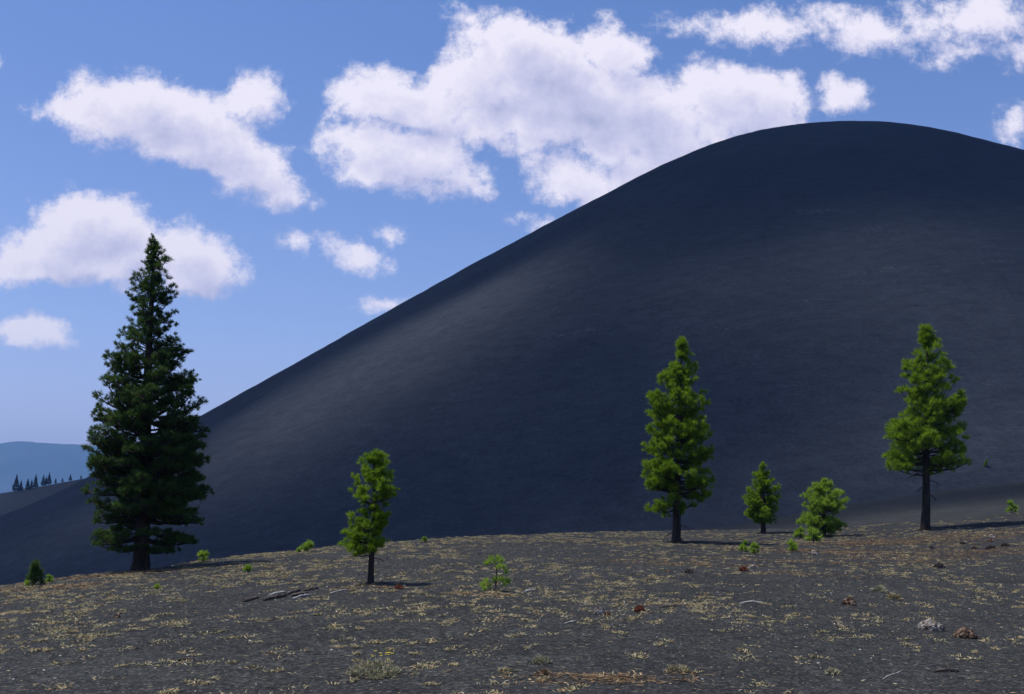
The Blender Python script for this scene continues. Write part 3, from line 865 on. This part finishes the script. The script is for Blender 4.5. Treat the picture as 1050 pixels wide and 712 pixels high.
def build_cloud():
    x0, y0 = CX + sd[0] / sd[2] * 880, CY + sd[1] / sd[2] * 880     # above the cone, along the sun ray
    N = 330
    gx, gy = np.meshgrid(np.linspace(-1000, 620, N) + x0, np.linspace(-470, 760, N) + y0)
    # edges of the shade on the ground: near side stops short of the lit apron
    T = np.full(gx.shape, 90.0)
    lx_, ly_ = gx - x0, gy - y0
    nb = (fbm(gx / 170, gy / 170, 4, 301) - 0.5)
    edge_near = sstep(-385, -325, ly_ + nb * 60 - 0.0 * lx_)
    edge_far = 1 - sstep(190, 310, ly_ + nb * 110)
    edge_l = sstep(-480, -380, lx_ + nb * 110)
    edge_r = 1 - sstep(420, 590, lx_ + nb * 110)
    T = T * edge_near * edge_far * edge_l * edge_r * (1.0 + 0.7 * nb)
    for px, py, rx, ry, rot, k in GAPS:
        qx, qy = over(px, py)
        c, s = math.cos(rot), math.sin(rot)
        ux = ((gx - qx) * c + (gy - qy) * s) / rx; uy = (-(gx - qx) * s + (gy - qy) * c) / ry
        T = T * (1 - k * np.exp(-(ux ** 2 + uy ** 2) * (1 + 1.2 * nb)))
    # thin unseen lobe, added to dim the ridge beyond the cone's foot
    ex, ey = -420 + sd[0] / sd[2] * 945, 860 + sd[1] / sd[2] * 945
    T = np.maximum(T, (30 * np.exp(-((gx - ex) / 260) ** 2 - ((gy - ey) / 260) ** 2) - 1.0) * (1 + 1.2 * nb))
    T = np.where(T < 0.4, 0, T)
    T[0] = T[-1] = 0; T[:, 0] = T[:, -1] = 0
    lump = (fbm(gx / 60, gy / 60, 4, 311)) 
    top = CLZ + T * (0.75 + 0.3 * lump); bot = top - T
    idx_t = np.arange(N * N).reshape(N, N); idx_b = np.where(T > 0, idx_t + N * N, idx_t)
    v = np.concatenate([np.stack([gx, gy, top], -1).reshape(-1, 3), np.stack([gx, gy, bot], -1).reshape(-1, 3)])
    any_ = (T[:-1, :-1] > 0) | (T[1:, :-1] > 0) | (T[:-1, 1:] > 0) | (T[1:, 1:] > 0)
    i, j = np.nonzero(any_)
    qt = np.stack([idx_t[i, j], idx_t[i, j + 1], idx_t[i + 1, j + 1], idx_t[i + 1, j]], -1)
    qb = np.stack([idx_b[i, j], idx_b[i + 1, j], idx_b[i + 1, j + 1], idx_b[i, j + 1]], -1)
    q = np.concatenate([qt, qb])
    used, inv = np.unique(q, return_inverse=True)
    m, nt, out = new_mat('cloud vapour')
    pv = nt.nodes.new('ShaderNodeVolumePrincipled')
    pv.inputs['Color'].default_value = (0.95, 0.96, 1, 1); pv.inputs['Density'].default_value = CLD
    pv.inputs['Anisotropy'].default_value = 0.3
    nt.links.new(pv.outputs[0], out.inputs['Volume'])
    o = mesh_np('cloud', v[used], inv.reshape(-1, 4), m, smooth=True)
    return tag(o, 'broad white cloud high above the cinder cone that shades it', 'cloud')
CLD = 0.057
# thin places in the cloud: the light patches that lie on the cone (photo pixel, radii in metres, how thin)
GAPS = [(445, 338, 74, 36, 0.5, 0.87), (350, 400, 80, 50, 0.4, 0.66), (500, 295, 60, 30, 0.4, 0.60), (250, 490, 90, 45, 0, 0.60), (1000, 330, 90, 60, -0.2, 0.81), (1020, 460, 60, 30, 0, 0.8), (900, 245, 110, 34, 0, 0.69), (720, 510, 110, 30, 0, 0.5), (640, 400, 90, 40, 0.3, 0.3)]
build_cloud()

def build_haze():
    X, Z0, Z1 = 9800.0, -90.0, 640.0
    v = np.array([(sx_ * X, sy_ * X, z) for z in (Z0, Z1) for sx_, sy_ in ((-1, -1), (1, -1), (1, 1), (-1, 1))])
    f = np.array([(0, 3, 2, 1), (4, 5, 6, 7), (0, 1, 5, 4), (1, 2, 6, 5), (2, 3, 7, 6), (3, 0, 4, 7)])
    m, nt, out = new_mat('haze air')
    pv = nt.nodes.new('ShaderNodeVolumePrincipled')
    pv.inputs['Color'].default_value = (0.27, 0.53, 1.0, 1); pv.inputs['Density'].default_value = 0.00012
    pv.inputs['Anisotropy'].default_value = 0.0
    nt.links.new(pv.outputs[0], out.inputs['Volume'])
    return stuff(mesh_np('haze', v, f, m))
build_haze()

# ------------------------------------------------------------------ sky with fair weather clouds
CLOUDS = [  # photo px centre, radii, turn (deg, clockwise), weight
    (150, 112, 115, 44, 8, 1.0), (195, 140, 90, 42, 18, 1.0), (255, 165, 62, 38, 22, 0.85), (258, 108, 40, 44, 60, 0.6), (75, 102, 46, 20, -8, 0.45), (285, 185, 40, 26, 25, 0.5),
    (85, 228, 66, 40, 10, 0.95), (70, 262, 90, 34, 8, 1.0), (198, 265, 70, 42, 10, 1.0), (20, 268, 56, 28, 0, 0.9), (130, 252, 60, 36, 0, 0.9),
    (545, 62, 100, 56, 8, 1.1), (585, 100, 115, 62, 12, 1.15), (655, 115, 100, 60, 15, 1.1), (758, 100, 84, 46, 10, 1.0), (630, 52, 60, 36, 30, 0.8), (500, 88, 66, 46, 0, 1.0),
    (385, 94, 58, 34, 8, 0.9), (440, 108, 66, 36, 0, 0.9), (408, 156, 86, 44, 4, 0.95), (460, 172, 44, 30, 10, 0.6), (690, 172, 80, 38, -8, 1.0), (590, 182, 60, 36, 20, 0.7), (645, 192, 46, 26, 0, 0.7),
    (560, 122, 90, 44, 0, 0.9), (508, 126, 66, 34, 0, 0.8), (620, 150, 60, 34, 0, 0.75), (700, 130, 70, 40, 0, 0.8), (868, 103, 38, 27, 0, 0.72), (800, 26, 120, 26, 2, 0.46), (895, 32, 90, 30, 8, 0.5), (1000, 18, 80, 28, 0, 0.52), (985, 52, 46, 20, -15, 0.35), (1042, 132, 16, 28, 0, 0.36),
    (358, 258, 54, 20, 14, 0.50), (303, 246, 20, 14, 40, 0.34), (390, 313, 40, 14, -3, 0.46), (30, 339, 44, 17, 12, 0.50), (487, 20, 38, 18, 0, 0.36), (404, 240, 18, 10, 0, 0.28), (560, 228, 32, 12, 0, 0.22),
    (580, -40, 160, 30, 5, 0.8), (1150, 60, 120, 40, 0, 1.0), (-90, 190, 80, 40, 0, 1.0), (-60, 60, 60, 20, 0, 0.8), (1200, 180, 120, 40, 0, 1.0)]

def make_field_group():
    g = bpy.data.node_groups.new('cloud field', 'ShaderNodeTree')
    g.interface.new_socket('Vector', in_out='INPUT', socket_type='NodeSocketVector')
    g.interface.new_socket('Field', in_out='OUTPUT', socket_type='NodeSocketFloat')
    gi = g.nodes.new('NodeGroupInput'); go = g.nodes.new('NodeGroupOutput')
    vec = gi.outputs[0]
    # turbulent warp
    w = noise(g, vec, 9.0, 5, 0.6)
    sub = g.nodes.new('ShaderNodeVectorMath'); sub.operation = 'SUBTRACT'; g.links.new(w.outputs['Color'], sub.inputs[0]); sub.inputs[1].default_value = (0.5, 0.5, 0.5)
    sc_ = g.nodes.new('ShaderNodeVectorMath'); sc_.operation = 'MULTIPLY'; g.links.new(sub.outputs[0], sc_.inputs[0]); sc_.inputs[1].default_value = (0.075, 0.05, 0)
    ad = g.nodes.new('ShaderNodeVectorMath'); ad.operation = 'ADD'; g.links.new(vec, ad.inputs[0]); g.links.new(sc_.outputs[0], ad.inputs[1])
    wv = ad.outputs[0]
    cur = None
    for n_, (px, py, rx, ry, rot, wt) in enumerate(CLOUDS):
        u, v_ = ray(px, py)
        if n_ % 3 == 0 and cur is not None:                       # keeps the shader's evaluation in sequence
            ch = g.nodes.new('ShaderNodeVectorMath'); ch.operation = 'MULTIPLY_ADD'
            g.links.new(cur, ch.inputs[0]); ch.inputs[1].default_value = (1e-7,) * 3; g.links.new(wv, ch.inputs[2])
            wv = ch.outputs[0]
        mp = g.nodes.new('ShaderNodeMapping'); mp.vector_type = 'TEXTURE'
        mp.inputs['Location'].default_value = (u, v_, 0)
        mp.inputs['Rotation'].default_value = (0, 0, R(-rot))
        mp.inputs['Scale'].default_value = (rx * 1.02 / FPX, ry * 1.04 / FPX, 1)
        g.links.new(wv, mp.inputs[0])
        ln = g.nodes.new('ShaderNodeVectorMath'); ln.operation = 'LENGTH'; g.links.new(mp.outputs[0], ln.inputs[0])
        e = math_n(g, 'MULTIPLY_ADD', ln.outputs['Value'], -wt, wt)
        cur = e if cur is None else math_n(g, 'SMOOTH_MAX', cur, e, 0.12)
    # cauliflower detail
    n1 = noise(g, vec, 21.0, 13, 0.69).outputs[0]
    fld = math_n(g, 'ADD', cur, math_n(g, 'MULTIPLY', math_n(g, 'SUBTRACT', n1, 0.5), 1.55))
    g.links.new(fld, go.inputs[0])
    return g

def build_world():
    w = bpy.data.worlds.new('World'); SC.world = w; w.use_nodes = True
    nt = w.node_tree; nt.nodes.clear()
    out = nt.nodes.new('ShaderNodeOutputWorld'); bg = nt.nodes.new('ShaderNodeBackground')
    sky = nt.nodes.new('ShaderNodeTexSky'); sky.sky_type = 'NISHITA'; sky.sun_disc = False
    sky.sun_elevation = SUN_EL; sky.sun_rotation = math.pi / 2 - SUN_AZ
    sky.altitude = 1900; sky.air_density = 1.1; sky.dust_density = 2.6; sky.ozone_density = 2.0
    tc = nt.nodes.new('ShaderNodeTexCoord')
    sep = nt.nodes.new('ShaderNodeSeparateXYZ'); nt.links.new(tc.outputs['Generated'], sep.inputs[0])
    skyc = mixc(nt, 1.0, sky.outputs[0], ramp(nt, sep.outputs[2], [(0.0, (1.22, 0.88, 0.98)), (0.18, (0.99, 0.93, 1.10)), (0.5, (0.78, 0.92, 1.20))]), 'MULTIPLY')
    yy = math_n(nt, 'MAXIMUM', math_n(nt, 'ABSOLUTE', sep.outputs[1]), 0.12)
    cb = nt.nodes.new('ShaderNodeCombineXYZ')
    nt.links.new(math_n(nt, 'DIVIDE', sep.outputs[0], yy), cb.inputs[0])
    nt.links.new(math_n(nt, 'DIVIDE', sep.outputs[2], yy), cb.inputs[1])
    fg = make_field_group()
    def field(vec):
        n = nt.nodes.new('ShaderNodeGroup'); n.node_tree = fg; nt.links.new(vec, n.inputs[0]); return n.outputs[0]
    f0 = field(cb.outputs[0])
    sh = nt.nodes.new('ShaderNodeVectorMath'); sh.operation = 'ADD'; nt.links.new(cb.outputs[0], sh.inputs[0]); sh.inputs[1].default_value = (-0.016, 0.030, 0)
    sq = nt.nodes.new('ShaderNodeVectorMath'); sq.operation = 'MULTIPLY_ADD'
    nt.links.new(f0, sq.inputs[0]); sq.inputs[1].default_value = (1e-7,) * 3; nt.links.new(sh.outputs[0], sq.inputs[2])
    f1 = field(sq.outputs[0])
    alpha = nt.nodes.new('ShaderNodeMapRange'); alpha.interpolation_type = 'SMOOTHSTEP'
    nt.links.new(f0, alpha.inputs[0]); alpha.inputs[1].default_value = -0.05; alpha.inputs[2].default_value = 0.38
    lit = math_n(nt, 'SUBTRACT', f0, f1)                         # denser towards the sun -> shaded base
    lit = math_n(nt, 'MULTIPLY_ADD', lit, 0.62, 0.66)
    thick = math_n(nt, 'MULTIPLY_ADD', math_n(nt, 'MAXIMUM', math_n(nt, 'SUBTRACT', f0, 0.42), 0.0), -0.85, 0.14)
    fl = noise(nt, cb.outputs[0], 60.0, 6, 0.6).outputs[0]
    lit = math_n(nt, 'ADD', lit, math_n(nt, 'MULTIPLY_ADD', fl, 0.3, -0.15))
    lit = math_n(nt, 'ADD', lit, thick, clamp=True)
    col = ramp(nt, lit, [(0.15, CC[0]), (0.55, CC[1]), (0.95, CC[2])])
    k = 1.0 / SKY
    col = mixc(nt, 1.0, col, (k, k, k), 'MULTIPLY')
    fade = nt.nodes.new('ShaderNodeMapRange'); nt.links.new(sep.outputs[2], fade.inputs[0])
    fade.inputs[1].default_value = 0.0; fade.inputs[2].default_value = 0.12
    a = math_n(nt, 'MULTIPLY', math_n(nt, 'MULTIPLY', alpha.outputs[0], 0.96), fade.outputs[0])
    fin = mixc(nt, a, skyc, col)
    nt.links.new(fin, bg.inputs[0]); bg.inputs[1].default_value = SKY
    nt.links.new(bg.outputs[0], out.inputs[0])
    w.cycles.sampling_method = 'MANUAL'; w.cycles.sample_map_resolution = 512
SKY = 0.125
CC = [(0.40, 0.43, 0.63), (0.62, 0.61, 0.80), (0.89, 0.845, 0.945)]
build_world()

vs = SC.view_settings
SC.display_settings.display_device = 'sRGB'
vs.view_transform = 'Standard'; vs.look = 'None'; vs.exposure = 0.2; vs.gamma = 1.0; vs.use_curve_mapping = False
SC.cycles.max_bounces = 6; SC.cycles.transparent_max_bounces = 12; SC.cycles.volume_bounces = 0
SC.cycles.use_denoising = True
